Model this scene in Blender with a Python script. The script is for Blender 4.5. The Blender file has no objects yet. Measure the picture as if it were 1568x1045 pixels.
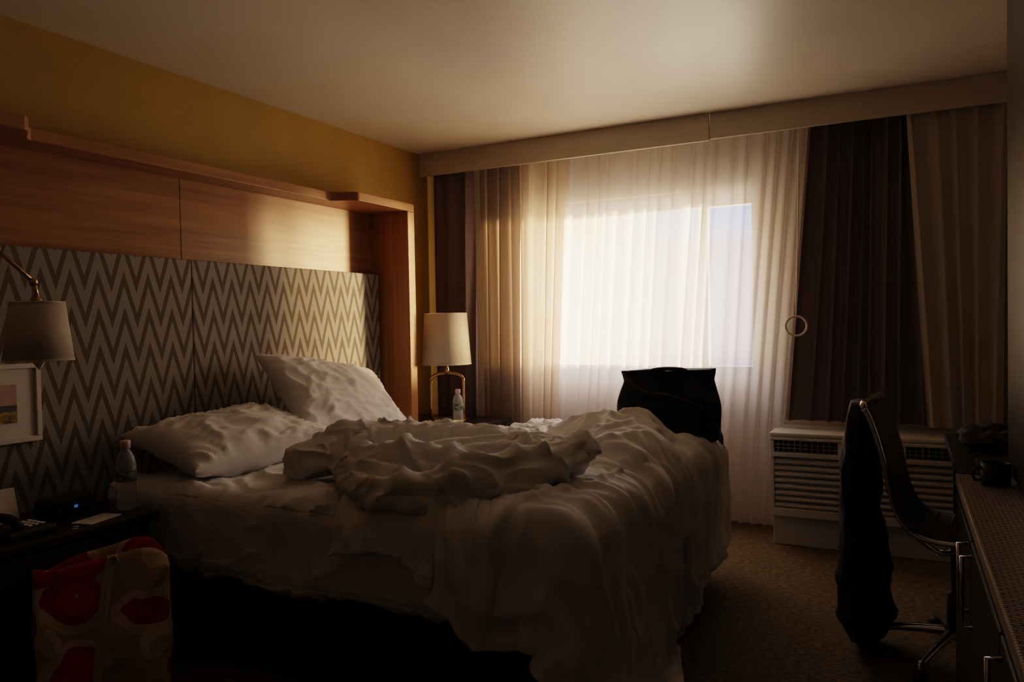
import bpy, bmesh, math, random
import numpy as np
from mathutils import Vector, Matrix, noise as mn
random.seed(4); np.random.seed(4)
S=bpy.context.scene
COL=S.collection

# ---------------------------------------------------------------- materials
def lin(c): return tuple(c)+(1.0,) if len(c)==3 else c
def base_mat(name,color,rough=0.6,metal=0.0,spec=0.5,**kw):
    m=bpy.data.materials.new(name); m.use_nodes=True
    b=m.node_tree.nodes['Principled BSDF']
    b.inputs['Base Color'].default_value=lin(color)
    b.inputs['Roughness'].default_value=rough
    b.inputs['Metallic'].default_value=metal
    b.inputs['Specular IOR Level'].default_value=spec
    for k,v in kw.items(): b.inputs[k].default_value=v
    return m
def N(m,t,**kw):
    n=m.node_tree.nodes.new(t)
    for k,v in kw.items(): setattr(n,k,v)
    return n
def LK(m,a,b): m.node_tree.links.new(a,b)
def BS(m): return m.node_tree.nodes['Principled BSDF']
def noise_mat(name,c1,c2,scale=(5,5,5),rough=0.6,bump=0.1,bscale=None,detail=5,spec=0.4,metal=0,dist=0.01):
    m=base_mat(name,c1,rough,metal,spec)
    tc=N(m,'ShaderNodeTexCoord'); mp=N(m,'ShaderNodeMapping'); mp.inputs['Scale'].default_value=scale
    LK(m,tc.outputs['Object'],mp.inputs['Vector'])
    nz=N(m,'ShaderNodeTexNoise'); nz.inputs['Scale'].default_value=1; nz.inputs['Detail'].default_value=detail
    LK(m,mp.outputs[0],nz.inputs['Vector'])
    cr=N(m,'ShaderNodeValToRGB'); cr.color_ramp.elements[0].color=lin(c1); cr.color_ramp.elements[1].color=lin(c2)
    cr.color_ramp.elements[0].position=.35; cr.color_ramp.elements[1].position=.65
    LK(m,nz.outputs['Fac'],cr.inputs[0]); LK(m,cr.outputs[0],BS(m).inputs['Base Color'])
    if bump>0:
        n2=nz
        if bscale:
            n2=N(m,'ShaderNodeTexNoise'); n2.inputs['Scale'].default_value=bscale; n2.inputs['Detail'].default_value=4
            LK(m,tc.outputs['Object'],n2.inputs['Vector'])
        bp=N(m,'ShaderNodeBump'); bp.inputs['Strength'].default_value=bump; bp.inputs['Distance'].default_value=dist
        LK(m,n2.outputs['Fac'],bp.inputs['Height']); LK(m,bp.outputs[0],BS(m).inputs['Normal'])
    return m
def fabric_trans(name,col,transp,trans,tcol=None):
    m=bpy.data.materials.new(name); m.use_nodes=True; nt=m.node_tree; nt.nodes.clear()
    out=nt.nodes.new('ShaderNodeOutputMaterial')
    d=nt.nodes.new('ShaderNodeBsdfDiffuse'); t=nt.nodes.new('ShaderNodeBsdfTranslucent'); p=nt.nodes.new('ShaderNodeBsdfTransparent')
    tc=nt.nodes.new('ShaderNodeTexCoord'); mp=nt.nodes.new('ShaderNodeMapping'); mp.inputs['Scale'].default_value=(250,250,250)
    nz=nt.nodes.new('ShaderNodeTexNoise'); nz.inputs['Scale'].default_value=1
    nt.links.new(tc.outputs['Object'],mp.inputs[0]); nt.links.new(mp.outputs[0],nz.inputs['Vector'])
    mr=nt.nodes.new('ShaderNodeMapRange'); mr.inputs['To Min'].default_value=.85; mr.inputs['To Max'].default_value=1.1
    nt.links.new(nz.outputs['Fac'],mr.inputs['Value'])
    vm=nt.nodes.new('ShaderNodeVectorMath'); vm.operation='SCALE'; vm.inputs[0].default_value=col
    nt.links.new(mr.outputs[0],vm.inputs['Scale']); nt.links.new(vm.outputs[0],d.inputs[0])
    t.inputs[0].default_value=lin(tcol or col); p.inputs[0].default_value=(1,1,1,1)
    m1=nt.nodes.new('ShaderNodeMixShader'); m1.inputs[0].default_value=trans
    m2=nt.nodes.new('ShaderNodeMixShader'); m2.inputs[0].default_value=transp
    nt.links.new(d.outputs[0],m1.inputs[1]); nt.links.new(t.outputs[0],m1.inputs[2])
    nt.links.new(m1.outputs[0],m2.inputs[1]); nt.links.new(p.outputs[0],m2.inputs[2])
    nt.links.new(m2.outputs[0],out.inputs[0])
    return m

M_ceil=noise_mat('ceiling_paint',(.64,.58,.49),(.68,.62,.53),(3,3,3),.42,.05,60)
M_yel=noise_mat('mustard_paint',(.42,.275,.065),(.46,.305,.075),(4,4,4),.6,.12,90)
M_wall=noise_mat('cream_paint',(.60,.53,.43),(.64,.57,.47),(4,4,4),.7,.1,90)
M_val=noise_mat('valance_paint',(.50,.45,.37),(.54,.49,.40),(4,4,4),.6,.05,90)
M_wood=noise_mat('honey_wood',(.28,.135,.055),(.39,.20,.085),(60,1.6,38),.35,.05)
M_woodv=noise_mat('honey_wood_vertical',(.30,.14,.05),(.41,.205,.08),(60,38,1.6),.35,.05)
M_dark=noise_mat('espresso_wood',(.012,.009,.007),(.022,.016,.012),(60,2,40),.35,.04)
M_black=noise_mat('black_nylon',(.008,.008,.010),(.016,.016,.019),(30,30,30),.6,.3,220,dist=.002)
M_jacket=noise_mat('black_jacket_cloth',(.006,.006,.007),(.012,.012,.013),(20,20,20),.75,.3,120,dist=.003)
M_base=noise_mat('bed_base_fabric',(.008,.007,.008),(.012,.011,.011),(80,80,80),.9,.2)
M_white=noise_mat('white_cotton',(.76,.755,.765),(.82,.815,.825),(3,3,3),.85,.25,45,dist=.004,spec=.15)
M_sheet=noise_mat('white_sheet',(.72,.71,.715),(.79,.78,.785),(3,3,3),.85,.35,28,dist=.006,spec=.15)
M_robe=noise_mat('robe_cotton',(.76,.75,.755),(.82,.81,.815),(3,3,3),.9,.3,60,dist=.004,spec=.1)
M_plastic=noise_mat('cream_plastic',(.50,.48,.43),(.54,.52,.47),(4,4,4),.45,.02)
M_slat=base_mat('grille_dark_plastic',(.22,.21,.19),.5)
M_void=base_mat('grille_void',(.02,.02,.02),.8)
M_brass=base_mat('antique_brass',(.55,.38,.18),.28,1.0)
M_chrome=base_mat('chrome',(.7,.7,.72),.15,1.0)
M_shade=fabric_trans('lampshade_linen',(.82,.76,.68),0.0,.38)
M_sheer=fabric_trans('sheer_voile',(.86,.82,.81),.38,.54,(.94,.87,.84))
M_drape=fabric_trans('taupe_drape',(.20,.155,.155),0.0,.12,(.3,.2,.17))
M_drape2=fabric_trans('grey_lining_drape',(.30,.26,.24),0.03,.34,(.50,.39,.29))
M_drape2b=fabric_trans('thin_lining_drape',(.46,.40,.36),0.18,.55,(.86,.68,.48))
M_drape3=fabric_trans('beige_lining_drape',(.52,.47,.39),0.0,.25)
M_frame=base_mat('window_vinyl',(.30,.28,.27),.4)
M_wand=base_mat('wand_plastic',(.7,.67,.62),.3)
M_paper=base_mat('white_card',(.75,.73,.70),.7)
M_mesh=noise_mat('chair_mesh',(.05,.043,.035),(.09,.078,.062),(150,150,150),.6,.4)
M_carpet=noise_mat('brown_carpet',(.12,.085,.045),(.25,.18,.10),(40,90,40),.95,.8,260,dist=.008,spec=.05,detail=8)
def chevron():
    m=base_mat('chevron_fabric',(.4,.36,.3),.85,spec=.15)
    tc=N(m,'ShaderNodeTexCoord'); sp=N(m,'ShaderNodeSeparateXYZ'); LK(m,tc.outputs['Object'],sp.inputs[0])
    def M(op,a,b=None,c=None):
        n=N(m,'ShaderNodeMath',operation=op)
        for i,v in enumerate((a,b,c)):
            if v is None: continue
            if isinstance(v,(int,float)): n.inputs[i].default_value=v
            else: LK(m,v,n.inputs[i])
        return n.outputs[0]
    tri=M('PINGPONG',sp.outputs['Y'],.0575)
    h=M('MULTIPLY_ADD',tri,3.1,sp.outputs['Z'])
    fr=M('FRACT',M('DIVIDE',h,.150))
    a=M('LESS_THAN',fr,.58)
    nz=N(m,'ShaderNodeTexNoise'); nz.inputs['Scale'].default_value=350
    LK(m,tc.outputs['Object'],nz.inputs['Vector'])
    mx=N(m,'ShaderNodeMix',data_type='RGBA')
    mx.inputs[6].default_value=(.155,.13,.105,1); mx.inputs[7].default_value=(.32,.308,.292,1)
    LK(m,a,mx.inputs[0]); LK(m,mx.outputs[2],BS(m).inputs['Base Color'])
    bp=N(m,'ShaderNodeBump'); bp.inputs['Strength'].default_value=.3; bp.inputs['Distance'].default_value=.003
    LK(m,nz.outputs['Fac'],bp.inputs['Height']); LK(m,bp.outputs[0],BS(m).inputs['Normal'])
    return m
M_chev=chevron()
def floral():
    m=base_mat('floral_print',(.5,.4,.3),.6)
    tc=N(m,'ShaderNodeTexCoord')
    nz=N(m,'ShaderNodeTexNoise'); nz.inputs['Scale'].default_value=6; LK(m,tc.outputs['Object'],nz.inputs['Vector'])
    va=N(m,'ShaderNodeVectorMath',operation='MULTIPLY_ADD'); va.inputs[1].default_value=(.09,.09,.09)
    LK(m,nz.outputs['Color'],va.inputs[0]); LK(m,tc.outputs['Object'],va.inputs[2])
    vo=N(m,'ShaderNodeTexVoronoi'); vo.inputs['Scale'].default_value=6.3; LK(m,va.outputs[0],vo.inputs['Vector'])
    cr=N(m,'ShaderNodeValToRGB'); cr.color_ramp.interpolation='CONSTANT'
    e=cr.color_ramp.elements; e[0].position=0; e[0].color=(.80,.66,.44,1); e[1].position=.10; e[1].color=(.72,.05,.03,1)
    for p,c in ((.36,(.50,.02,.015,1)),(.50,(.74,.61,.42,1)),(.64,(.52,.38,.20,1))):
        x=e.new(p); x.color=c
    LK(m,vo.outputs['Distance'],cr.inputs[0]); LK(m,cr.outputs[0],BS(m).inputs['Base Color'])
    return m
M_floral=floral()
def runner():
    m=base_mat('woven_top',(.3,.28,.25),.35)
    tc=N(m,'ShaderNodeTexCoord'); br=N(m,'ShaderNodeTexBrick')
    br.inputs['Scale'].default_value=22; br.inputs['Mortar Size'].default_value=.05
    br.inputs['Color1'].default_value=(.48,.42,.37,1); br.inputs['Color2'].default_value=(.36,.31,.27,1); br.inputs['Mortar'].default_value=(.08,.065,.06,1)
    LK(m,tc.outputs['Object'],br.inputs['Vector']); LK(m,br.outputs['Color'],BS(m).inputs['Base Color'])
    return m
M_runner=runner()
M_glass=base_mat('clear_plastic',(.85,.9,.93),.08,**{'Transmission Weight':.7,'IOR':1.15})
M_cap=base_mat('bottle_cap',(.72,.48,.44),.4)
M_label=noise_mat('bottle_label',(.03,.06,.04),(.35,.42,.35),(40,40,90),.4,0)
M_led=base_mat('blue_led',(.1,.3,.8),.4,**{'Emission Color':(.15,.45,1,1),'Emission Strength':.1})

# ---------------------------------------------------------------- helpers
def mesh(name,verts,faces,mat=None,parent=None,smooth=True):
    me=bpy.data.meshes.new(name); me.from_pydata([tuple(map(float,v)) for v in verts],[],faces); me.update()
    o=bpy.data.objects.new(name,me); COL.objects.link(o)
    if mat: me.materials.append(mat)
    if smooth:
        for p in me.polygons: p.use_smooth=True
    if parent: o.parent=parent
    return o
def empty(name,loc=(0,0,0)):
    o=bpy.data.objects.new(name,None); o.empty_display_size=.1; COL.objects.link(o); o.location=loc; return o
def box(name,lo,hi,mat,parent=None,bev=.004,seg=2,rot=None):
    lo=Vector(lo); hi=Vector(hi)
    bm=bmesh.new(); bmesh.ops.create_cube(bm,size=1)
    s=hi-lo; c=(hi+lo)/2
    for v in bm.verts: v.co=Vector((v.co.x*s.x,v.co.y*s.y,v.co.z*s.z))
    if bev>0: bmesh.ops.bevel(bm,geom=bm.edges[:],offset=min(bev,min(s)*.45),segments=seg,affect='EDGES',profile=.5)
    R=rot if rot else Matrix.Identity(3)
    for v in bm.verts: v.co=R@v.co+c
    me=bpy.data.meshes.new(name); bm.to_mesh(me); bm.free()
    o=bpy.data.objects.new(name,me); COL.objects.link(o)
    if mat: me.materials.append(mat)
    if parent: o.parent=parent
    return o
def multibox(name,boxes,mat,parent=None,bev=0):
    bm=bmesh.new()
    for lo,hi in boxes:
        r=bmesh.ops.create_cube(bm,size=1); lo=Vector(lo);hi=Vector(hi);s=hi-lo;c=(lo+hi)/2
        for v in r['verts']: v.co=Vector((v.co.x*s.x,v.co.y*s.y,v.co.z*s.z))+c
    if bev>0: bmesh.ops.bevel(bm,geom=bm.edges[:],offset=bev,segments=1,affect='EDGES')
    me=bpy.data.meshes.new(name); bm.to_mesh(me); bm.free()
    o=bpy.data.objects.new(name,me); COL.objects.link(o); me.materials.append(mat)
    if parent: o.parent=parent
    return o
def lathe(name,prof,loc,mat,parent=None,seg=40,mod=None,R=None):
    V=[];F=[]
    for r,z in prof:
        for i in range(seg):
            a=2*math.pi*i/seg; V.append(Vector((r*math.cos(a),r*math.sin(a),z)))
    for j in range(len(prof)-1):
        for i in range(seg):
            F.append((j*seg+i,j*seg+(i+1)%seg,(j+1)*seg+(i+1)%seg,(j+1)*seg+i))
    if R: V=[R@v for v in V]
    V=[v+Vector(loc) for v in V]
    return mesh(name,V,F,mat,parent)
def catmull(pts,n=8):
    P=[Vector(p) for p in pts]; P=[2*P[0]-P[1]]+P+[2*P[-1]-P[-2]]; out=[]
    for i in range(1,len(P)-2):
        for k in range(n):
            t=k/n; a,b,c,d=P[i-1:i+3]
            out.append(.5*((2*b)+(c-a)*t+(2*a-5*b+4*c-d)*t*t+(3*b-a-3*c+d)*t**3))
    out.append(P[-2]); return out
def tube_geo(pts,r,n=8,seg=12,closed=False,smoothpath=True,flat=1.0,prof=None):
    path=catmull(pts,n) if smoothpath else [Vector(p) for p in pts]
    rr=r if callable(r) else (lambda t:r)
    V=[];F=[]; up=Vector((0,0,1)); m=len(path)
    for i,p in enumerate(path):
        if closed: t=(path[(i+1)%m]-path[(i-1)%m]).normalized()
        else: t=(path[min(i+1,m-1)]-path[max(i-1,0)]).normalized()
        if i==0:
            a=t.cross(up) if abs(t.dot(up))<.95 else t.cross(Vector((1,0,0)))
        else: a=a-t*a.dot(t)
        a=a.normalized(); b=t.cross(a).normalized()
        R=rr(i/(m-1))
        for k in range(seg):
            th=2*math.pi*k/seg
            g=prof(i/(m-1),th) if prof else 1
            V.append(p+a*R*g*math.cos(th)+b*R*g*flat*math.sin(th))
    for i in range(m if closed else m-1):
        for k in range(seg):
            j=(i+1)%m
            F.append((i*seg+k,i*seg+(k+1)%seg,j*seg+(k+1)%seg,j*seg+k))
    if not closed:
        F.append(tuple(range(seg))[::-1]); F.append(tuple((m-1)*seg+k for k in range(seg)))
    return V,F
def tube(name,pts,r,mat,parent=None,**kw):
    V,F=tube_geo(pts,r,**kw); return mesh(name,V,F,mat,parent)
def grid_faces(n,m): return [(i*m+j,(i+1)*m+j,(i+1)*m+j+1,i*m+j+1) for i in range(n-1) for j in range(m-1)]
def subsurf(o,l=1):
    s=o.modifiers.new('sub','SUBSURF'); s.levels=l; s.render_levels=l
def solid(o,t,off=0):
    s=o.modifiers.new('sol','SOLIDIFY'); s.thickness=t; s.offset=off
def ridged(p): return 1-abs(mn.noise(p))*2

# ---------------------------------------------------------------- room
WX=-3.01; RX=.75; BY=4.75; NY=-1.3; H=2.45; VY=4.45
box('floor',(WX-.1,NY-.1,-.1),(RX+.1,BY+.15,0),M_carpet,bev=0)
box('ceiling',(WX-.1,NY-.1,H),(RX+.1,BY+.15,H+.1),M_ceil,bev=0)
box('wall_left',(WX-.1,NY,0),(WX,BY,H),M_yel,bev=0)
box('wall_right',(RX,NY,0),(RX+.1,BY,H),M_wall,bev=0)
box('wall_near',(WX,NY-.1,0),(RX,NY,H),M_wall,bev=0)
wx0,wx1,wz0,wz1=-2.32,-.76,.88,2.06
multibox('wall_back',[((WX,BY,0),(wx0,BY+.15,H)),((wx1,BY,0),(RX,BY+.15,H)),((wx0,BY,0),(wx1,BY+.15,wz0)),((wx0,BY,wz1),(wx1,BY+.15,H))],M_wall)
multibox('baseboard_left',[((WX,NY,0),(WX+.015,.94,.1))],M_wall,bev=.003)
w=empty('window_1')
f=.05
for nm,lo,hi in (('frame_left',(wx0,4.80,wz0),(wx0+f,4.88,wz1)),('frame_right',(wx1-f,4.80,wz0),(wx1,4.88,wz1)),
    ('frame_bottom',(wx0+f,4.80,wz0),(wx1-f,4.88,wz0+.075)),('frame_top',(wx0+f,4.80,wz1-.10),(wx1-f,4.88,wz1)),
    ('mullion',(-1.125,4.81,wz0+.075),(-1.08,4.87,wz1-.10)),('sill',(wx0,4.752,wz0+.001),(wx1,4.80,wz0+.012))):
    box(nm,lo,hi,M_frame,w)
multibox('trim_1',[((WX,VY,2.293),(-.985,VY+.022,H)),((-.98,VY+.006,2.30),(RX,VY+.022,H))],M_val,bev=.002)

# ---------------------------------------------------------------- curtains
def curtain(name,xl,xr,y,zt,zb,period,amp,mat,seed=0,var=.6):
    wd=max(abs(xr[0]-xl[0]),abs(xr[1]-xl[1])); nf=max(2,round(wd/period)); nx=nf*12+1; nz=40
    V=[]
    for j in range(nz):
        tz=j/(nz-1); z=zt+(zb-zt)*tz
        for i in range(nx):
            s=i/(nx-1)
            sw=s+ .55/nf*mn.noise(Vector((s*nf*.7,seed*3.1,tz*.5)))
            x=xl[0]*(1-tz)+xl[1]*tz; x2=xr[0]*(1-tz)+xr[1]*tz
            a=amp*(.75+var*mn.noise(Vector((s*nf*.45+7,seed,tz*.8)))+.25*tz)
            c=math.cos(2*math.pi*nf*sw); c2=math.sin(4*math.pi*nf*sw)
            yy=y+a*c+a*.22*c2
            xx=x+(x2-x)*s+a*.35*math.sin(2*math.pi*nf*sw)*(0 if i in(0,nx-1) else 1)
            V.append((xx,yy,z))
    return mesh(name,V,grid_faces(nz,nx),mat)
curtain('drape_curtain',(-2.96,-2.96),(-2.63,-2.63),4.54,2.35,.02,.11,.036,M_drape,1)
curtain('drape_curtain',(-2.575,-2.575),(-2.27,-2.30),4.54,2.35,.02,.095,.028,M_drape2,2)
curtain('drape_curtain',(-2.265,-2.295),(-1.93,-2.06),4.545,2.35,.02,.085,.024,M_drape2b,8)
curtain('sheer_curtain',(-2.30,-2.42),(-.47,-.665),4.645,2.35,.02,.088,.031,M_sheer,3,var=.9)
curtain('drape_curtain',(-.46,-.60),(.10,.14),4.60,2.35,.66,.082,.030,M_drape,4)
curtain('drape_curtain',(.03,.12),(.48,.46),4.515,2.35,.66,.085,.018,M_drape3,5)
curtain('drape_curtain',(.49,.49),(.73,.73),4.60,2.35,.02,.09,.028,M_drape,6)
wd=empty('curtain_pull_wand')
tube('cord',[(-.50,4.49,2.3),(-.505,4.48,1.8),(-.52,4.48,1.265)],.0035,M_wand,wd)
ring=[( -.52+.055*math.cos(a),4.48+.012*math.cos(a),1.205+.055*math.sin(a)) for a in [2*math.pi*i/36 for i in range(36)]]
tube('ring',ring,.006,M_wand,wd,closed=True,smoothpath=False)

# ---------------------------------------------------------------- headboard
hb=empty('headboard_unit')
Y0,Y1=.95,3.90
box('upper_panel',(WX+.001,Y0+.07,1.56),(WX+.05,2.41,1.95),M_wood,hb,bev=.0015)
box('upper_panel_b',(WX+.001,2.413,1.56),(WX+.05,3.829,1.95),M_wood,hb,bev=.0015)
box('lower_backing',(WX+.001,Y0+.07,.02),(WX+.03,3.829,1.558),M_dark,hb,bev=0)
box('chevron_panel',(WX+.031,Y0+.08,.12),(WX+.115,2.41,1.57),M_chev,hb,bev=.006)
box('chevron_panel_b',(WX+.031,2.412,.12),(WX+.115,3.81,1.57),M_chev,hb,bev=.006)
box('side_panel',(WX+.001,3.83,0),(-2.68,Y1,1.949),M_woodv,hb,bev=.003)
box('side_panel_b',(WX+.001,Y0,0),(-2.68,Y0+.069,1.949),M_woodv,hb,bev=.003)
def sm(t): return t*t*(3-2*t)
out=[(WX+.001,Y0)]
out.append((-2.68,Y0))
for k in range(13): t=k/12; out.append((-2.68-.135*sm(t),1.56+.10*t))
for k in range(13): t=k/12; out.append((-2.815+.135*sm(t),3.27+.10*t))
out.append((-2.68,Y1)); out.append((WX+.001,Y1))
n=len(out); V=[(x,y,1.95) for x,y in out]+[(x,y,2.0) for x,y in out]
F=[tuple(range(n))[::-1],tuple(range(n,2*n))]+[(i,(i+1)%n,(i+1)%n+n,i+n) for i in range(n)]
sh=mesh('top_shelf',V,F,M_wood,hb,smooth=False)
b=sh.modifiers.new('b','BEVEL'); b.width=.004; b.segments=2; b.limit_method='ANGLE'

# ---------------------------------------------------------------- bed
bed=empty('bed')
BX0,BX1,B0,B1=-2.87,-.82,1.92,3.80
box('base',(BX0+.03,B0+.05,.02),(BX1-.06,B1-.05,.345),M_base,bed,bev=.015)
for i,(x,y) in enumerate(((-2.7,2.05),(-.95,2.05),(-2.7,3.68),(-.95,3.68))): box('foot_%d'%i,(x-.03,y-.03,0),(x+.03,y+.03,.03),M_dark,bed)
def rounded_block(name,lo,hi,r,cuts,mat,parent,disp):
    bm=bmesh.new(); bmesh.ops.create_cube(bm,size=2); bmesh.ops.subdivide_edges(bm,edges=bm.edges[:],cuts=cuts,use_grid_fill=True)
    lo=Vector(lo);hi=Vector(hi);c=(lo+hi)/2;h=(hi-lo)/2
    for v in bm.verts:
        p=Vector((v.co.x*h.x,v.co.y*h.y,v.co.z*h.z))
        q=Vector([max(-(h[i]-r),min(h[i]-r,p[i])) for i in range(3)])
        d=p-q
        if d.length>1e-6: p=q+d.normalized()*r; nn=d.normalized()
        else: nn=Vector((0,0,1))
        w_=p+c; v.co=w_+nn*disp(w_,nn)
    me=bpy.data.meshes.new(name); bm.to_mesh(me); bm.free(); me.materials.append(mat)
    for p in me.polygons: p.use_smooth=True
    o=bpy.data.objects.new(name,me); COL.objects.link(o); o.parent=parent; return o
def wr(p,nn):
    w_=Vector((mn.noise(p*2.1),mn.noise(p*2.1+Vector((5,3,1))),0))*.35
    q=p+w_
    a=max(0,ridged(Vector((q.x*3.2+q.y*2.2,q.y*5.5-q.x*2.5,q.z*4)))) **5
    b_=max(0,ridged(Vector((q.x*9-q.y*3,q.y*6+q.x*4,q.z*3+4))))**5
    if abs(nn.z)<.6: return .012*a+.007*b_+.014*mn.noise(Vector((p.x*2.2,p.z*3,1)))
    return .022*a+.015*b_+.010*mn.noise(p*3)
rounded_block('mattress_with_sheet',(BX0,B0,.33),(BX1,B1,.65),.07,130,M_sheet,bed,wr)

# ---------------------------------------------------------------- cloth solver (position based)
def sdf_box(P,c,h,r):
    q=np.abs(P-c)-(h-r); s=np.sign(P-c); s[s==0]=1
    qo=np.maximum(q,0); lo=np.linalg.norm(qo,axis=-1); mi=np.max(q,axis=-1)
    d=np.where(mi>0,lo,mi)-r
    nrm=np.zeros_like(P); out=mi>0
    nrm[out]=(qo/(lo[...,None]+1e-9)*s)[out]
    ax=np.argmax(q,axis=-1); idx=np.where(~out)
    nrm[idx+(ax[idx],)]=s[idx+(ax[idx],)]
    return d,nrm
def sdf_cap(P,a,b,r):
    a=np.array(a);b=np.array(b);ab=b-a
    t=np.clip(((P-a)@ab)/(ab@ab),0,1); c=a+t[...,None]*ab
    v=P-c; l=np.linalg.norm(v,axis=-1)+1e-9
    return l-r, v/l[...,None]
def sim(P,fx,fy,colliders,steps=110,iters=8,thick=.012,mu=.5,g=9.8,bend=.12,seed=0,rip=.012,kmax=22,pin=None):
    rs=np.random.RandomState(seed)
    Lx=np.linalg.norm(P[1:]-P[:-1],axis=-1)*fx; Ly=np.linalg.norm(P[:,1:]-P[:,:-1],axis=-1)*fy
    a=.5*(Lx[:,1:]+Lx[:,:-1]); b=.5*(Ly[1:]+Ly[:-1]); Ld=np.sqrt(a*a+b*b)
    Bx=Lx[1:]+Lx[:-1]; By=Ly[:,1:]+Ly[:,:-1]
    n,m=P.shape[:2]
    X=P[...,0].copy();Y=P[...,1].copy()
    for k in range(14):
        kx,ky=rs.uniform(-kmax,kmax,2); P[...,2]+=rip*np.sin(kx*X+ky*Y+rs.uniform(0,6))
    Q=P.copy(); dt=1/60.
    XY0=np.stack([X,Y],-1)
    def con(A,B,L,k):
        d=B-A; l=np.sqrt((d*d).sum(-1))+1e-9; c=(k*.5*(l-L)/l)[...,None]*d
        return c
    for st in range(steps):
        v=(P-Q)*.97; sp=np.sqrt((v*v).sum(-1,keepdims=True)); v*=np.minimum(1,.03/(sp+1e-9))
        Q=P.copy(); P=P+v; P[...,2]-=g*dt*dt
        for it in range(iters):
            for o in (0,1):
                A=P[o:n-1:2];B=P[o+1::2]; k=min(len(A),len(B)); A=A[:k];B=B[:k]
                c=con(A,B,Lx[o::2][:k],.9); A+=c;B-=c
            for o in (0,1):
                A=P[:,o:m-1:2];B=P[:,o+1::2]; k=min(A.shape[1],B.shape[1]); A=A[:,:k];B=B[:,:k]
                c=con(A,B,Ly[:,o::2][:,:k],.9); A+=c;B-=c
            c=con(P[:-1,:-1],P[1:,1:],Ld,.22); P[:-1,:-1]+=c;P[1:,1:]-=c
            c=con(P[1:,:-1],P[:-1,1:],Ld,.22); P[1:,:-1]+=c;P[:-1,1:]-=c
            c=con(P[:-2],P[2:],Bx,bend); P[:-2]+=c;P[2:]-=c
            c=con(P[:,:-2],P[:,2:],By,bend); P[:,:-2]+=c;P[:,2:]-=c
            if pin is not None:
                P[...,:2]+= (XY0-P[...,:2])*pin[...,None]
            if it%3==2 or it==iters-1:
                for f_ in colliders:
                    d,nr=f_(P); pen=thick-d; msk=pen>0
                    if msk.any():
                        P[msk]+=nr[msk]*pen[msk][:,None]
                        mv=P[msk]-Q[msk]; nn=nr[msk]; tn=mv-nn*(mv*nn).sum(-1,keepdims=True)
                        P[msk]-=tn*mu
                low=P[...,2]<thick
                if low.any():
                    P[...,2]=np.maximum(P[...,2],thick); P[low,:2]=Q[low,:2]+(P[low,:2]-Q[low,:2])*.4
    return P
def quad(HN,HF,FN,FF,n,m,z):
    s=np.linspace(0,1,n)[:,None,None]; t=np.linspace(0,1,m)[None,:,None]
    HN,HF,FN,FF=[np.array(p,float) for p in (HN,HF,FN,FF)]
    xy=(HN*(1-t)+HF*t)*(1-s)+(FN*(1-t)+FF*t)*s
    return np.concatenate([xy,np.full(xy.shape[:2]+(1,),float(z))],-1)
def normals(P):
    a=np.gradient(P,axis=0); b=np.gradient(P,axis=1); n=np.cross(a,b); n/=np.linalg.norm(n,axis=-1,keepdims=True)+1e-9
    return n
bc=np.array([(BX0+BX1)/2,(B0+B1)/2,.33]); bh=np.array([(BX1-BX0)/2+.01,(B1-B0)/2+.01,.333])
C_bed=lambda P: sdf_box(P,bc,bh,.07)
hump=[((-1.45,3.46,.58),(-1.12,3.28,.66),.15),((-1.12,3.28,.66),(-.98,2.9,.62),.15),((-.98,2.9,.62),(-1.0,2.5,.56),.13),((-1.0,2.5,.56),(-1.1,2.2,.56),.11)]
caps=[(lambda P,a=a,b=b,r=r: sdf_cap(P,a,b,r)) for a,b,r in hump]
Pd=quad((-1.62,1.80),(-1.85,3.84),(-.28,1.68),(-.52,3.88),120,170,.95)
tt=np.linspace(0,1,170)[None,:]; ss=np.linspace(0,1,120)[:,None]
# near edge: shallow scalloped overhang with a dangling corner
Pd[...,1]+= (.04*np.sin(ss*10.0)-.13*np.exp(-((ss-.42)/.06)**2))*np.clip(1-tt*4,0,1)
inside=((Pd[...,0]<BX1-.06)&(Pd[...,1]>B0+.03)&(Pd[...,1]<B1-.06)).astype(float)*.25
Pd=sim(Pd,1.06,1.06,[C_bed]+caps,steps=110,iters=8,seed=2,rip=.012,kmax=30,mu=.85,pin=inside)
n_,m_=Pd.shape[:2]
Nn=normals(Pd)
if Nn[20,85,2]<0: Nn=-Nn
for i in range(n_):
    for j in range(m_):
        s=i/(n_-1); t=j/(m_-1)
        dn=sm(min(1,max(0,(s-.35)/.3)))
        t2=t+.10*mn.noise(Vector((s*2.2,t*3,2)))+ .12*(s-.5)*(t-.6)
        f1=mn.noise(Vector((s*1.3,t2*17,5)))*.046+max(0,ridged(Vector((s*1.6,t2*13,9))))**3*.032
        f2=max(0,ridged(Vector((s*7+t*3+mn.noise(Vector((s*5,t*5,3)))*1.2,t*11-s*5,1))))**5*.038+mn.noise(Vector((s*6,t*9,8)))*.026
        f3=max(0,ridged(Vector((s*13-t*6,t*26+s*8,4))))**5*.014
        d=f1*(.25+.75*dn)+f2*(1-.5*dn)+f3
        Pd[i,j]+=Nn[i,j]*(d+.008)
Pd[...,2]=np.maximum(Pd[...,2],.015)
duv=mesh('duvet',Pd.reshape(-1,3),grid_faces(n_,m_),M_white); solid(duv,.016,0); subsurf(duv,1)

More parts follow.
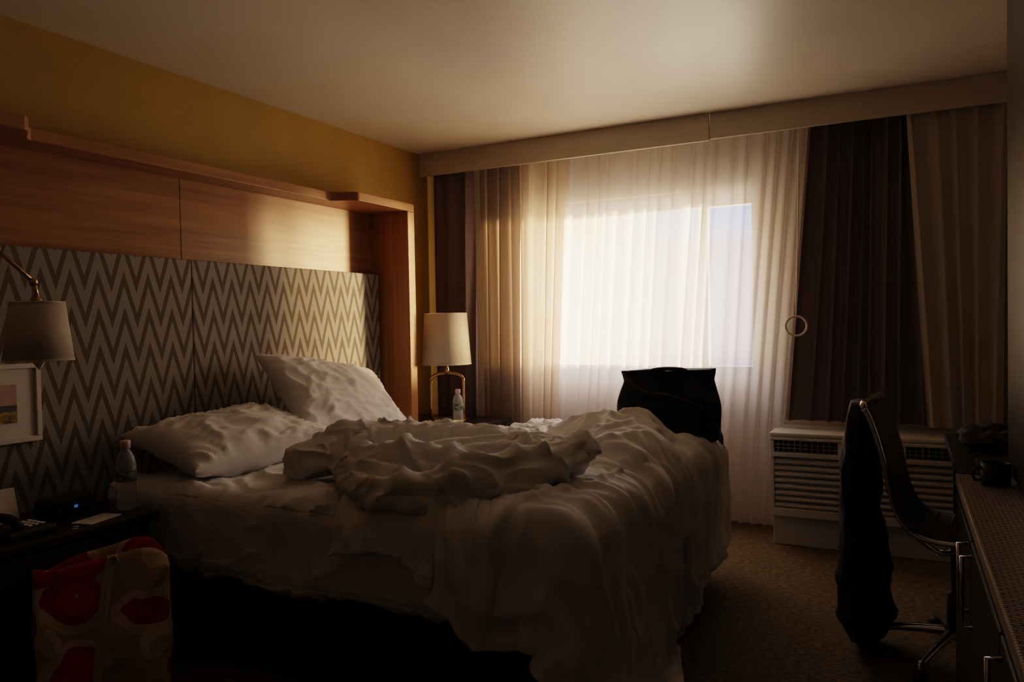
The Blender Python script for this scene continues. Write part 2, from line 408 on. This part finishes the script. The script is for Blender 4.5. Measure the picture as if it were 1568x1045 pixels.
# bathrobe heap: rolled towelling plus a crumpled skirt thrown over it
robe=empty('bathrobe')
def heap(name,rolls,vox,mat,seed,parent):
    V=[];F=[]
    for pts,r,fl,tw in rolls:
        v,f_=tube_geo(pts,(lambda t,r=r: r*(.55+.45*math.sin(math.pi*min(1,max(0,.12+.76*t)))**.6)),n=10,seg=48,flat=fl,
            prof=lambda t,th,tw=tw: 1+.16*math.cos(3*th+tw*t*6)+.10*math.cos(6*th-tw*t*7+1)+.22*mn.noise(Vector((t*3+tw,math.cos(th),math.sin(th)))))
        o=len(V); V+=v; F+=[tuple(i+o for i in x) for x in f_]
    o=mesh(name,V,F,mat)
    r_=o.modifiers.new('r','REMESH'); r_.mode='VOXEL'; r_.voxel_size=vox
    s_=o.modifiers.new('s','SMOOTH'); s_.factor=.5; s_.iterations=3
    dg=bpy.context.evaluated_depsgraph_get(); me=bpy.data.meshes.new_from_object(o.evaluated_get(dg))
    o.modifiers.clear(); old=o.data; o.data=me; bpy.data.meshes.remove(old); o.parent=parent
    me.update()
    nr=[v.normal.copy() for v in me.vertices]
    for v,nn in zip(me.vertices,nr):
        p=v.co; q=p+Vector((mn.noise(p*3),mn.noise(p*3+Vector((9,2,3))),mn.noise(p*3+Vector((1,7,3)))))*.18
        d=max(0,ridged(Vector((q.x*3.4+seed,q.y*7.0,q.z*7))))**4*.032+max(0,ridged(Vector((q.x*8-q.y*4,q.y*11,q.z*9))))**5*.012+mn.noise(p*5)*.014
        v.co=p+nn*d
        if v.co.z<.668: v.co.z=.668
    if not me.materials: me.materials.append(mat)
    for p in me.polygons: p.use_smooth=True
    return o
Z=.735
rolls=[([(-1.72,2.10,Z),(-1.58,1.99,Z-.02),(-1.38,1.96,Z-.02),(-1.20,2.05,Z),(-1.09,2.20,Z+.03),(-.99,2.38,Z+.045)],.074,.88,1.0),
 ([(-2.06,2.16,Z-.02),(-1.98,2.34,Z+.02),(-1.82,2.50,Z+.03),(-1.62,2.60,Z+.02)],.092,.88,1.6),
 ([(-1.45,2.28,Z),(-1.25,2.38,Z+.03),(-1.12,2.54,Z+.02)],.078,.85,-1.3),
 ([(-1.78,2.18,Z+.02),(-1.60,2.14,Z+.04),(-1.42,2.20,Z+.04),(-1.28,2.32,Z+.02)],.058,.85,-.8),
 ([(-1.13,2.22,Z+.02),(-1.02,2.32,Z+.07),(-.97,2.44,Z+.10)],.042,.8,2.0)]
heap('rolled_sleeves',rolls,.010,M_robe,3,robe)
cc_=[((-1.98,2.30,.72),(-1.75,2.48,.76),.08),((-1.75,2.48,.76),(-1.45,2.60,.75),.075),((-1.5,2.30,.74),(-1.25,2.52,.74),.07),((-1.45,2.60,.74),(-1.2,2.7,.72),.065),((-1.8,2.15,.70),(-1.9,2.4,.72),.05)]
rc=[(lambda P,a=a,b=b,r=r: sdf_cap(P,a,b,r)) for a,b,r in cc_]
bh2=bh+np.array([0.02,0.02,.030]); C_bed2=lambda P: sdf_box(P,bc,bh2,.08)
Pr=quad((-2.00,2.20),(-1.98,2.66),(-1.18,2.18),(-1.10,2.78),90,75,.92)
pin=np.full(Pr.shape[:2],.05)
Pr=sim(Pr,1.35,1.35,[C_bed2]+rc,steps=80,iters=10,seed=7,mu=.6,thick=.012,rip=.020,kmax=26,bend=.25,pin=pin)
n_,m_=Pr.shape[:2]
ra=mesh('crumpled_skirt',Pr.reshape(-1,3),grid_faces(n_,m_),M_robe,robe)
k_=ra.modifiers.new('s','SMOOTH'); k_.factor=.5; k_.iterations=4
solid(ra,.014,0); subsurf(ra,1)

# ---------------------------------------------------------------- pillows
def pillow(name,c,e1,e2,L,W,T,seed):
    e1=Vector(e1).normalized(); e2=Vector(e2); e2=(e2-e1*e2.dot(e1)).normalized(); e3=e1.cross(e2)
    if e3.z<0: e3=-e3
    n=64; V=[];F=[]
    for side in (1,-1):
        for i in range(n):
            for j in range(n):
                u=math.sin((i/(n-1)-.5)*math.pi); v=math.sin((j/(n-1)-.5)*math.pi)
                h=T/2*((1-u**2)*(1-v**2))**.42
                x=L/2*u*(.90+.10*v*v); y=W/2*v*(.88+.12*u*u)
                w_=Vector((x*3+seed,y*3,side))
                fold=max(0,ridged(Vector((x*4.5+y*3+seed,y*7-x*2+mn.noise(w_)*1.5,side*3))))**4
                fold2=max(0,ridged(Vector((x*5+seed,y*15+mn.noise(w_)*3,side))))**5
                fold3=max(0,ridged(Vector((x*13+y*6+seed,y*8+mn.noise(w_)*2,side+5))))**5
                h=h*(1+.16*mn.noise(w_))+ (.014*fold+.010*fold2+.007*fold3)*min(1,h/(T*.2))
                p=Vector(c)+e1*x+e2*y+e3*h*side
                p+=e3*.02*mn.noise(Vector((x*2,y*2,seed)))
                V.append(p)
        off=0 if side==1 else n*n
        for a,b,c_,d in grid_faces(n,n):
            f_=(a+off,b+off,c_+off,d+off); F.append(f_ if side==1 else f_[::-1])
    o=mesh(name,V,F,M_white)
    bm=bmesh.new(); bm.from_mesh(o.data); bmesh.ops.remove_doubles(bm,verts=bm.verts,dist=.0012); bmesh.ops.recalc_face_normals(bm,faces=bm.faces); bm.to_mesh(o.data); bm.free()
    return o
pillow('pillow',(-2.585,2.38,.765),(.10,.99,.0),(-.95,.1,.20),.78,.52,.21,3)
pillow('pillow',(-2.56,3.02,.885),(.12,.97,-.16),(-.72,.10,.64),.78,.52,.22,11)

# ---------------------------------------------------------------- nightstands
ns=empty('nightstand')
box('top',(-2.88,1.12,.555),(-2.44,1.86,.585),M_dark,ns)
box('body',(-2.87,1.15,.10),(-2.47,1.84,.554),M_dark,ns)
box('drawer_1',(-2.469,1.17,.34),(-2.455,1.82,.54),M_dark,ns); box('drawer_2',(-2.469,1.17,.12),(-2.455,1.82,.33),M_dark,ns)
for i,(x,y) in enumerate(((-2.84,1.19),(-2.5,1.19),(-2.84,1.8),(-2.5,1.8))): box('leg_%d'%i,(x-.02,y-.02,0),(x+.02,y+.02,.1),M_dark,ns)
ns2=empty('nightstand')
box('top',(-2.99,3.915,.595),(-2.30,4.43,.625),M_dark,ns2)
box('body',(-2.98,3.93,.10),(-2.33,4.40,.594),M_dark,ns2)
box('drawer_1',(-2.329,3.95,.36),(-2.315,4.38,.58),M_dark,ns2)
for i,(x,y) in enumerate(((-2.94,3.97),(-2.37,3.97),(-2.94,4.36),(-2.37,4.36))): box('leg_%d'%i,(x-.02,y-.02,0),(x+.02,y+.02,.1),M_dark,ns2)
# ---------------------------------------------------------------- table lamp
tl=empty('table_lamp'); lx,ly=-2.61,4.13; zb=.625
def shade(c,rb,rt,h,parent):
    o=lathe('shade',[(rb,0),(rt,h)],c,M_shade,parent,48); solid(o,.004)
    lathe('shade_rim_top',[(rt-.003,h-.004),(rt+.003,h-.004),(rt+.003,h+.003),(rt-.003,h+.003)],c,M_shade,parent,48)
    lathe('shade_rim_bottom',[(rb-.003,-.003),(rb+.003,-.003),(rb+.003,.004),(rb-.003,.004)],c,M_shade,parent,48)
shade((lx,ly,.995),.158,.135,.325,tl)
e=Vector((.8886,.4587,0))*.105
arc=[Vector((lx,ly,zb+.012))-e]
for k in range(13):
    a=math.pi*(1-k/12); arc.append(Vector((lx,ly,zb+.25))+e*math.cos(a)*1.0+Vector((0,0,.06*math.sin(a)**.6 if 0<k<12 else 0)))
arc.append(Vector((lx,ly,zb+.012))+e)
tube('brass_arch',arc,.011,M_brass,tl,n=3)
lathe('foot_plate',[(0,0),(.125,0),(.125,.012),(0,.014)],(lx,ly,zb),M_brass,tl)
lathe('stem',[(.0,0),(.016,0),(.016,.03),(.010,.05),(.010,.16),(.022,.17),(.022,.23),(0,.23)],(lx,ly,zb+.305),M_brass,tl,20)
lathe('bulb',[(0,0),(.015,.0),(.03,.05),(.03,.08),(0,.115)],(lx,ly,zb+.54),M_paper,tl,20)
# wall lamp
wl=empty('wall_lamp'); sx,sy=-2.60,1.535
shade((sx,sy,1.155),.104,.081,.195,wl)
tube('upper_rod',[(sx,sy,1.36),(sx-.0,sy-.01,1.42)],.009,M_brass,wl,smoothpath=False)
lathe('socket',[(0,-.14),(.02,-.14),(.02,.0),(.014,.02),(0,.02)],(sx,sy,1.35),M_brass,wl,20)
lathe('bulb',[(0,-.1),(.028,-.06),(.028,-.03),(.014,.0),(0,.0)],(sx,sy,1.22),M_paper,wl,20)
tube('arm_a',[(sx,sy-.01,1.42),(-2.66,1.44,1.53)],.007,M_brass,wl,smoothpath=False)
tube('arm_b',[(-2.66,1.44,1.53),(-2.86,1.36,1.36)],.007,M_brass,wl,smoothpath=False)
lathe('joint',[(0,-.016),(.013,-.016),(.016,0),(.013,.016),(0,.016)],(-2.66,1.44,1.53),M_brass,wl,16)
lathe('joint_b',[(0,-.012),(.012,-.012),(.014,0),(.012,.012),(0,.012)],(sx,sy-.01,1.42),M_brass,wl,16)
Rx=Matrix.Rotation(math.pi/2,3,'Y')
lathe('wall_plate',[(0,0),(.055,0),(.055,.018),(.03,.03),(0,.03)],(-2.893,1.36,1.36),M_brass,wl,32,R=Rx)
# picture
pf=empty('framed_picture')
px=-2.893; y0,y1,z0,z1=1.36,1.70,.845,1.135
for nm,a,b in (('rail_top',(px,y0,z1-.018),(px+.022,y1,z1)),('rail_bottom',(px,y0,z0),(px+.022,y1,z0+.018)),('stile_a',(px,y0,z0+.018),(px+.022,y0+.018,z1-.018)),('stile_b',(px,y1-.018,z0+.018),(px+.022,y1,z1-.018))):
    box(nm,a,b,M_paper,pf,bev=.002)
box('mat_board',(px,y0+.018,z0+.018),(px+.012,y1-.018,z1-.018),M_paper,pf,bev=0)
M_p1=noise_mat('print_sky',(.55,.35,.38),(.62,.48,.42),(3,14,18),.5,0)
M_p2=noise_mat('print_field',(.09,.12,.05),(.60,.40,.06),(9,40,60),.5,0)
M_p3=noise_mat('print_hills',(.10,.12,.16),(.16,.18,.20),(9,20,30),.5,0)
a_,b_=y0+.085,y1-.085
box('print_sky',(px+.0125,a_,.985),(px+.0135,b_,z1-.075),M_p1,pf,bev=0)
box('print_hills',(px+.0125,a_,.962),(px+.0135,b_,.985),M_p3,pf,bev=0)
box('print_field',(px+.0125,a_,z0+.075),(px+.0135,b_,.962),M_p2,pf,bev=0)

def bottle(loc,h=.24,r=.032):
    b=empty('water_bottle')
    s=h/.24
    prof=[(0,0),(r*.8,0),(r,.008*s)]
    for k in range(14):
        z=.02+k*.0085; prof.append((r*(1-.05*(k%2)),z*s))
    prof+=[(r,.145*s),(r*1.0,.16*s),(r*.85,.185*s),(r*.5,.205*s),(r*.40,.213*s),(r*.40,.224*s)]
    lathe('body',prof,loc,M_glass,b,32)
    lathe('label',[(r*1.01,.10*s),(r*1.03,.101*s),(r*1.03,.15*s),(r*1.01,.151*s)],loc,M_label,b,32)
    lathe('cap',[(r*.47,.214*s),(r*.52,.215*s),(r*.52,.239*s),(r*.44,.242*s),(0,.242*s)],loc,M_cap,b,24)
bottle((-2.56,1.815,.5855),.255,.035)
bottle((-2.47,4.03,.6255),.215,.033)
ck=empty('alarm_clock')
R=Matrix.Rotation(math.radians(20),3,'Z')
box('case',(-2.76,1.58,.586),(-2.66,1.76,.655),M_black,ck,bev=.012,rot=R)
box('display',(-2.665,1.63,.605),(-2.645,1.71,.64),M_void,ck,bev=.002,rot=R)
box('digits',(-2.649,1.668,.616),(-2.6425,1.682,.626),M_led,ck,bev=0,rot=R)
ph=empty('telephone')
box('cradle',(-2.66,1.36,.586),(-2.50,1.52,.615),M_black,ph,bev=.01)
tube('handset',[(-2.65,1.40,.63),(-2.62,1.40,.645),(-2.55,1.40,.645),(-2.51,1.40,.63)],.016,M_black,ph)
for i in range(4):
    for j in range(3): box('key_%d%d'%(i,j),(-2.62+i*.024,1.445+j*.02,.612),(-2.605+i*.024,1.458+j*.02,.619),M_paper,ph,bev=.002)
box('notepad',(-2.56,1.60,.5855),(-2.48,1.74,.590),M_paper,rot=Matrix.Rotation(.2,3,'Z'),bev=.001)
tc_=mesh('tent_card',[(-2.84,1.46,.586),(-2.84,1.55,.586),(-2.80,1.46,.70),(-2.80,1.55,.70),(-2.77,1.46,.586),(-2.77,1.55,.586)],[(0,1,3,2),(2,3,5,4)],M_paper,smooth=False); solid(tc_,.002)
def coin(x,y): lathe('coin',[(0,0),(.011,0),(.011,.002),(0,.002)],(x,y,.5855),M_chrome,None,20)
coin(-2.475,1.56);coin(-2.50,1.58)

# ---------------------------------------------------------------- tote bag
tb=empty('floral_tote_bag')
V=[];nr=34;ns_=64
for i in range(nr):
    t=i/(nr-1); z=.005+.515*t
    for k in range(ns_):
        a=2*math.pi*k/ns_
        cx=math.copysign(abs(math.cos(a))**.55,math.cos(a)); cy=math.copysign(abs(math.sin(a))**.55,math.sin(a))
        W=.19*(1+.03*math.sin(3*t)); D=.085*(1-.35*t)
        q=Vector((D*cx,W*cy,z+ (.018*math.cos(a*2+.6)+.016*math.sin(3*a))*t**4))
        q.x+=.016*mn.noise(Vector((q.y*7,z*6,1+cx)))+.018*max(0,ridged(Vector((q.y*9,z*5,3))))**3
        q.y+=.012*mn.noise(Vector((q.x*5,z*7,9)))
        V.append(q)
Rt=Matrix.Rotation(math.radians(-26),3,'Z'); tl_=Vector((-2.30,1.54,0))
V=[Rt@v+tl_ for v in V]
F=[(i*ns_+k,i*ns_+(k+1)%ns_,(i+1)*ns_+(k+1)%ns_,(i+1)*ns_+k) for i in range(nr-1) for k in range(ns_)]+[tuple(range(ns_))[::-1]]
bag=mesh('body',V,F,M_floral,tb); solid(bag,.003)
M_strap=noise_mat('canvas_strap',(.50,.40,.26),(.56,.46,.30),(40,40,40),.8,.1)
for i,yy in enumerate((-.02,)):
    pts=[(.100,yy-.03,.02),(.102,yy-.01,.25),(.094,yy+.01,.42),(.080,yy+.03,.515),(.085,yy+.05,.525)]
    tube('strap_%d'%i,[Rt@Vector(p)+tl_ for p in pts],.018,M_strap,tb,flat=.25)

# ---------------------------------------------------------------- shoulder bag
bp=empty('black_shoulder_bag')
e1=Vector((.955,.30,0)).normalized(); e2=Vector((-.30,.955,0)).normalized(); bc_=Vector((-.985,3.52,.685))
def place(q): return bc_+e1*q.x+e2*q.y+Vector((0,0,q.z))
V=[];nr=34;ns_=64
for i in range(nr):
    t=i/(nr-1); z=.325*t
    wv=.232-.03*t+.025*math.sin(t*3.1)+(.025*max(0,t-.85)/.15); dv=.105*(1-.78*t)+.01
    if i==0: wv*=.93; dv*=.9
    for k in range(ns_):
        a=2*math.pi*k/ns_
        cx=math.copysign(abs(math.cos(a))**.5,math.cos(a)); cy=math.copysign(abs(math.sin(a))**.5,math.sin(a))
        q=Vector((wv*cx+.012*t,dv*cy,z+(.006*cx*cx-.008*math.sin(cx*4))*t**3))
        q.y+=.020*mn.noise(Vector((q.x*8,z*8,2)))+.014*max(0,ridged(Vector((q.x*5+z*6,z*9,3))))**3*(-1 if cy<0 else 1)
        q.x+=.012*mn.noise(Vector((z*9,cx,5)))-.02*t*(1 if cx>0 else .3)
        V.append(place(q))
F=[(i*ns_+k,i*ns_+(k+1)%ns_,(i+1)*ns_+(k+1)%ns_,(i+1)*ns_+k) for i in range(nr-1) for k in range(ns_)]
F+=[tuple(range(ns_))[::-1],tuple((nr-1)*ns_+k for k in range(ns_))]
mesh('body',V,F,M_black,bp)
def pbox(name,lo,hi,bev=.012):
    o=box(name,lo,hi,M_black,bp,bev=bev,seg=3)
    for v in o.data.vertices: v.co=place(v.co)
    return o
pbox('front_pocket',(-.16,-.125,.03),(.16,-.07,.18),.024)
tube('zip_piping',[place(Vector(p)) for p in ((-.215,-.03,.322),(-.1,-.035,.318),(.05,-.035,.322),(.21,-.03,.326))],.007,M_black,bp)
tube('carry_handle',[place(Vector(p)) for p in ((-.09,-.03,.315),(-.07,-.045,.332),(0,-.05,.338),(.07,-.045,.332),(.09,-.03,.315))],.009,M_black,bp)
tube('shoulder_strap',[place(Vector(p)) for p in ((-.20,-.06,.30),(-.12,-.11,.24),(.02,-.13,.215),(.16,-.12,.15),(.22,-.13,.06),(.225,-.17,.04),(.22,-.21,.02))],.016,M_black,bp,flat=.3)

# ---------------------------------------------------------------- AC unit
ac=empty('packaged_air_conditioner'); ax0,ax1,ay=-.64,.43,4.30
box('base_skirt',(ax0+.005,ay+.05,0),(ax1-.005,BY-.002,.165),M_plastic,ac,bev=.004)
box('rear_body',(ax0,ay+.035,.166),(ax1,4.50,.60),M_plastic,ac,bev=.008)
box('sleeve',(ax0+.01,4.501,.166),(ax1-.01,BY-.002,.615),M_plastic,ac,bev=.004)
box('top_cap',(ax0-.006,ay+.01,.602),(ax1+.006,4.50,.625),M_plastic,ac,bev=.008)
box('rail_upper',(ax0,ay,.585),(ax1,ay+.034,.601),M_plastic,ac,bev=.004)
box('rail_mid',(ax0,ay-.004,.495),(ax1,ay+.034,.520),M_plastic,ac,bev=.005)
box('rail_bottom',(ax0,ay,.168),(ax1,ay+.034,.215),M_plastic,ac,bev=.005)
for nm,a,b in (('end_l',ax0,ax0+.02),('end_r',ax1-.02,ax1)): 
    box(nm,(a,ay+.001,.216),(b,ay+.034,.494),M_plastic,ac,bev=.003); box(nm+'_top',(a,ay+.001,.521),(b,ay+.034,.584),M_plastic,ac,bev=.003)
for i,x in enumerate((-.30,.0)): box('grille_post_%d'%i,(x,ay+.004,.521),(x+.02,ay+.033,.584),M_plastic,ac,bev=.002)
box('grille_back',(ax0+.02,ay+.0325,.522),(ax1-.02,ay+.0345,.583),M_void,ac,bev=0)
box('louvre_back',(ax0+.02,ay+.0325,.217),(ax1-.02,ay+.0345,.493),M_slat,ac,bev=0)
T=Matrix.Rotation(math.radians(30),3,'X')
for i in range(8): box('louvre_%d'%i,(ax0+.021,ay+.002,.224+i*.034),(ax1-.021,ay+.032,.240+i*.034),M_plastic,ac,bev=.003,rot=T)
for i in range(35):
    x=ax0+.035+i*.029; box('fin_%d'%i,(x,ay+.012,.523),(x+.006,ay+.032,.582),M_slat,ac,bev=0)
for i in range(2): box('fin_bar_%d'%i,(ax0+.021,ay+.008,.540+i*.02),(ax1-.021,ay+.014,.545+i*.02),M_slat,ac,bev=0)

# ---------------------------------------------------------------- desk + armoire
dk=empty('desk')
box('top',(.16,2.76,.715),(.745,3.66,.75),M_dark,dk)
box('apron',(.30,2.78,.62),(.32,3.60,.713),M_dark,dk); box('end_panel_far',(.19,3.60,0),(.74,3.64,.713),M_dark,dk); box('end_panel_near',(.45,2.765,0),(.74,2.80,.713),M_dark,dk)
ar=empty('armoire')
box('base_cabinet',(.16,.9,.06),(.745,2.735,.715),M_dark,ar); box('plinth',(.2,.92,0),(.74,2.72,.06),M_dark,ar)
box('woven_top',(.15,.89,.716),(.745,2.74,.75),M_runner,ar)
for i,(a,b) in enumerate(((.92,1.52),(1.53,2.12),(2.13,2.71))): box('door_panel_%d'%i,(.148,a,.08),(.159,b,.70),M_dark,ar)
for i,yy in enumerate((1.47,2.07,2.19)):
    tube('handle_%d'%i,[(.147,yy,.505),(.126,yy,.505),(.126,yy,.675),(.147,yy,.675)],.005,M_chrome,ar,smoothpath=False)
box('hutch',(.30,1.3,.751),(.745,2.735,2.40),M_dark,ar)
for i,(a,b) in enumerate(((1.32,2.0),(2.01,2.72))): box('hutch_door_%d'%i,(.288,a,.77),(.299,b,2.38),M_dark,ar)
rounded_block('crumpled_black_scarf',(.22,3.2,.751),(.62,3.55,.80),.022,26,M_jacket,None,lambda p,nn: (.03*mn.noise(p*14)+.02*max(0,ridged(p*9))**3)*(1 if nn.z>-.3 else 0))
mug=empty('black_mug')
lathe('cup',[(0,0),(.036,0),(.038,.005),(.038,.065),(.034,.065),(.033,.01),(0,.01)],(.245,2.60,.7505),M_black,mug,32)
tube('handle',[(.209,2.59,.80),(.190,2.58,.795),(.186,2.58,.78),(.192,2.58,.765),(.209,2.59,.765)],.004,M_black,mug)
box('smartphone',(.22,2.85,.7505),(.29,2.99,.762),M_black,bev=.003)

# ---------------------------------------------------------------- chair
ch=empty('office_chair'); cc=Vector((.17,3.10,0)); Rc=Matrix.Rotation(math.radians(-6),3,'Z')
def cp(x,y,z): return Rc@Vector((x,y,0))+cc+Vector((0,0,z))
prof=[(-.265,.925),(-.25,.895),(-.225,.82),(-.20,.72),(-.185,.64),(-.165,.57),(-.12,.505),(-.04,.482),(.07,.485),(.15,.49),(.19,.478),(.205,.455)]
path=catmull([(p[0],0,p[1]) for p in prof],5)
V=[]; nw=16
for p in path:
    for j in range(nw+1):
        s=j/nw*2-1; V.append(cp(p.x+.012*s*s-.006,s*.205,p.z))
seat=mesh('seat_shell',V,grid_faces(len(path),nw+1),M_mesh,ch); solid(seat,.018)
for s in (-1,1): tube('side_rail_%d'%(s>0),[cp(p[0],s*.212,p[1]) for p in prof],.010,M_chrome,ch)
tube('top_bar',[cp(-.265,-.212,.925),cp(-.27,-.19,.945),cp(-.272,0,.948),cp(-.27,.19,.945),cp(-.265,.212,.925)],.011,M_chrome,ch)
for i in range(0,len(path),3):
    p=path[i]; tube('rib_%d'%i,[cp(p.x+.008,-.19,p.z+.008),cp(p.x+.004,0,p.z+.008),cp(p.x+.008,.19,p.z+.008)],.005,M_mesh,ch,n=3,seg=6)
for s in (-1,1):
    tube('under_brace_%d'%(s>0),[cp(-.12,s*.19,.50),cp(-.05,s*.1,.42),cp(0,0,.40)],.010,M_chrome,ch)
lathe('gas_column',[(0,.09),(.03,.09),(.03,.25),(.017,.26),(.017,.42),(.05,.425),(.05,.44),(0,.44)],cc,M_black,ch,24)
for i in range(5):
    a=2*math.pi*i/5+.5; d=Vector((math.cos(a),math.sin(a),0))
    tube('spoke_%d'%i,[cc+d*.02+Vector((0,0,.115)),cc+d*.15+Vector((0,0,.10)),cc+d*.28+Vector((0,0,.075))],lambda t:.02-.008*t,M_chrome,ch)
    q=cc+d*.28
    Rw=Matrix.Rotation(a+.6,3,'Z')@Matrix.Rotation(math.pi/2,3,'X')
    lathe('caster_%d'%i,[(0,-.02),(.024,-.02),(.029,-.013),(.029,.013),(.024,.02),(0,.02)],(q.x,q.y,.0295),M_black,ch,20,R=Rw)
    tube('caster_stem_%d'%i,[q+Vector((0,0,.03)),q+Vector((0,0,.08))],.007,M_chrome,ch,smoothpath=False)
# jacket hung over the back of the chair
V=[];nr=80;ns_=56
for i in range(nr):
    t=i/(nr-1); z=.935-.90*t
    w0=.18
    if t<.05: w0*=.6+8*t
    low=sm(min(1,max(0,(t-.52)/.2)))
    w0*=1-.08*sm(min(1,max(0,(t-.35)/.2)))+.04*low
    d0=.040+.022*sm(min(1,t/.3))+.022*low
    if t>.9: d0*=1-4*(t-.9); w0*=1-4*(t-.9)
    cxo=-.298-.010*math.sin(t*4)
    for k in range(ns_):
        a=2*math.pi*k/ns_
        rr=1+.24*mn.noise(Vector((math.cos(a)*2,math.sin(a)*2,z*6)))+.10*math.sin(7*a+5*z)+.16*max(0,ridged(Vector((math.cos(a)*2+z*3,math.sin(a)*2,z*7))))**3
        V.append(cp(cxo+d0*rr*math.cos(a),-.01+w0*(.7+.3*rr)*math.sin(a),z+.04*mn.noise(Vector((math.cos(a)*1.5,math.sin(a)*1.5,4)))*(1 if .02<t<.9 else .3)))
F=[(i*ns_+k,(i+1)*ns_+k,(i+1)*ns_+(k+1)%ns_,i*ns_+(k+1)%ns_) for i in range(nr-1) for k in range(ns_)]
F+=[tuple(range(ns_)),tuple((nr-1)*ns_+k for k in range(ns_))[::-1]]
mesh('jacket',V,F,M_jacket)

# ---------------------------------------------------------------- light : world outside + sun
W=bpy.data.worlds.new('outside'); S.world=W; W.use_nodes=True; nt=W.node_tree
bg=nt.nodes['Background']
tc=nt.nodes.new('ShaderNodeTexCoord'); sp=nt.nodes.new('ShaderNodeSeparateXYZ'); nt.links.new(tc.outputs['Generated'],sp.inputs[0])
def ramp(src,a,b):
    mr=nt.nodes.new('ShaderNodeMapRange'); mr.interpolation_type='SMOOTHSTEP'
    mr.inputs['From Min'].default_value=a; mr.inputs['From Max'].default_value=b
    nt.links.new(src,mr.inputs['Value']); return mr.outputs[0]
def mix(f_,A,B):
    n=nt.nodes.new('ShaderNodeMix'); n.data_type='RGBA'; nt.links.new(f_,n.inputs[0])
    for i,v in ((6,A),(7,B)):
        if isinstance(v,tuple): n.inputs[i].default_value=v
        else: nt.links.new(v,n.inputs[i])
    return n.outputs[2]
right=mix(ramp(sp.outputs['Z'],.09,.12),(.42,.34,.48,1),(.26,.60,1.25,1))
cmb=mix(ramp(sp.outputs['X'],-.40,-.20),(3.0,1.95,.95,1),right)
cmb=mix(ramp(sp.outputs['X'],-.10,.35),cmb,(3.3,2.7,2.1,1))      # sun side of the sky, out of view, brightened to fill the room
cmb=mix(ramp(sp.outputs['Z'],.20,.55),cmb,(4.4,4.2,4.3,1))       # unseen upper sky, boosted to light sheers, bed and floor
cmb=mix(ramp(sp.outputs['Z'],-.14,-.40),cmb,(3.1,2.5,1.8,1))     # unseen ground, boosted to throw light onto the ceiling
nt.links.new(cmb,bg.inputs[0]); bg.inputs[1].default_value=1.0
pl=bpy.data.lights.new('window_portal','AREA'); pl.shape='RECTANGLE'; pl.size=wx1-wx0; pl.size_y=wz1-wz0
pl.cycles.is_portal=True
po=bpy.data.objects.new('window_portal',pl); COL.objects.link(po); po.location=((wx0+wx1)/2,4.92,(wz0+wz1)/2)
po.rotation_euler=Vector((0,-1,0)).to_track_quat('-Z','Y').to_euler()
def area(name,loc,target,size,power,col,spread=180):
    l=bpy.data.lights.new(name,'AREA'); l.size=size; l.energy=power; l.color=col; l.spread=math.radians(spread)
    o=bpy.data.objects.new(name,l); COL.objects.link(o); o.location=loc
    o.rotation_euler=(Vector(target)-Vector(loc)).to_track_quat('-Z','Y').to_euler()
area('sun_reflection',(-1.25,7.2,.55),(-1.0,3.0,2.45),1.3,8,(1,.84,.62),60)
sl=bpy.data.lights.new('low_sun','SUN'); sl.energy=13.0; sl.color=(1,.64,.31); sl.angle=math.radians(8)
# low sun raking in from the right: mostly strikes the left half of the curtains
so=bpy.data.objects.new('low_sun',sl); COL.objects.link(so); so.rotation_euler=Vector((-1,-.85,-.03)).to_track_quat('-Z','Y').to_euler()

# ---------------------------------------------------------------- camera
cam=bpy.data.cameras.new('camera'); co=bpy.data.objects.new('camera',cam); COL.objects.link(co)
cam.sensor_width=36; cam.lens=1154/1568*36; cam.clip_start=.05
yaw=math.radians(27.3); pit=math.radians(1.35); ro=math.radians(1.07)
Fw=Vector((-math.sin(yaw)*math.cos(pit),math.cos(yaw)*math.cos(pit),-math.sin(pit)))
Rg=Vector((math.cos(yaw),math.sin(yaw),0)); Up=Rg.cross(Fw)
R2=Rg*math.cos(ro)-Up*math.sin(ro); U2=Up*math.cos(ro)+Rg*math.sin(ro)
M=Matrix((R2,U2,-Fw)).transposed().to_4x4(); M.translation=Vector((0,0,1.25)); co.matrix_world=M
S.camera=co
vs=S.view_settings
vs.view_transform='Filmic'; vs.exposure=0.9
for lk in ('Medium High Contrast','Filmic - Medium High Contrast','None'):
    try: vs.look=lk; break
    except Exception: pass
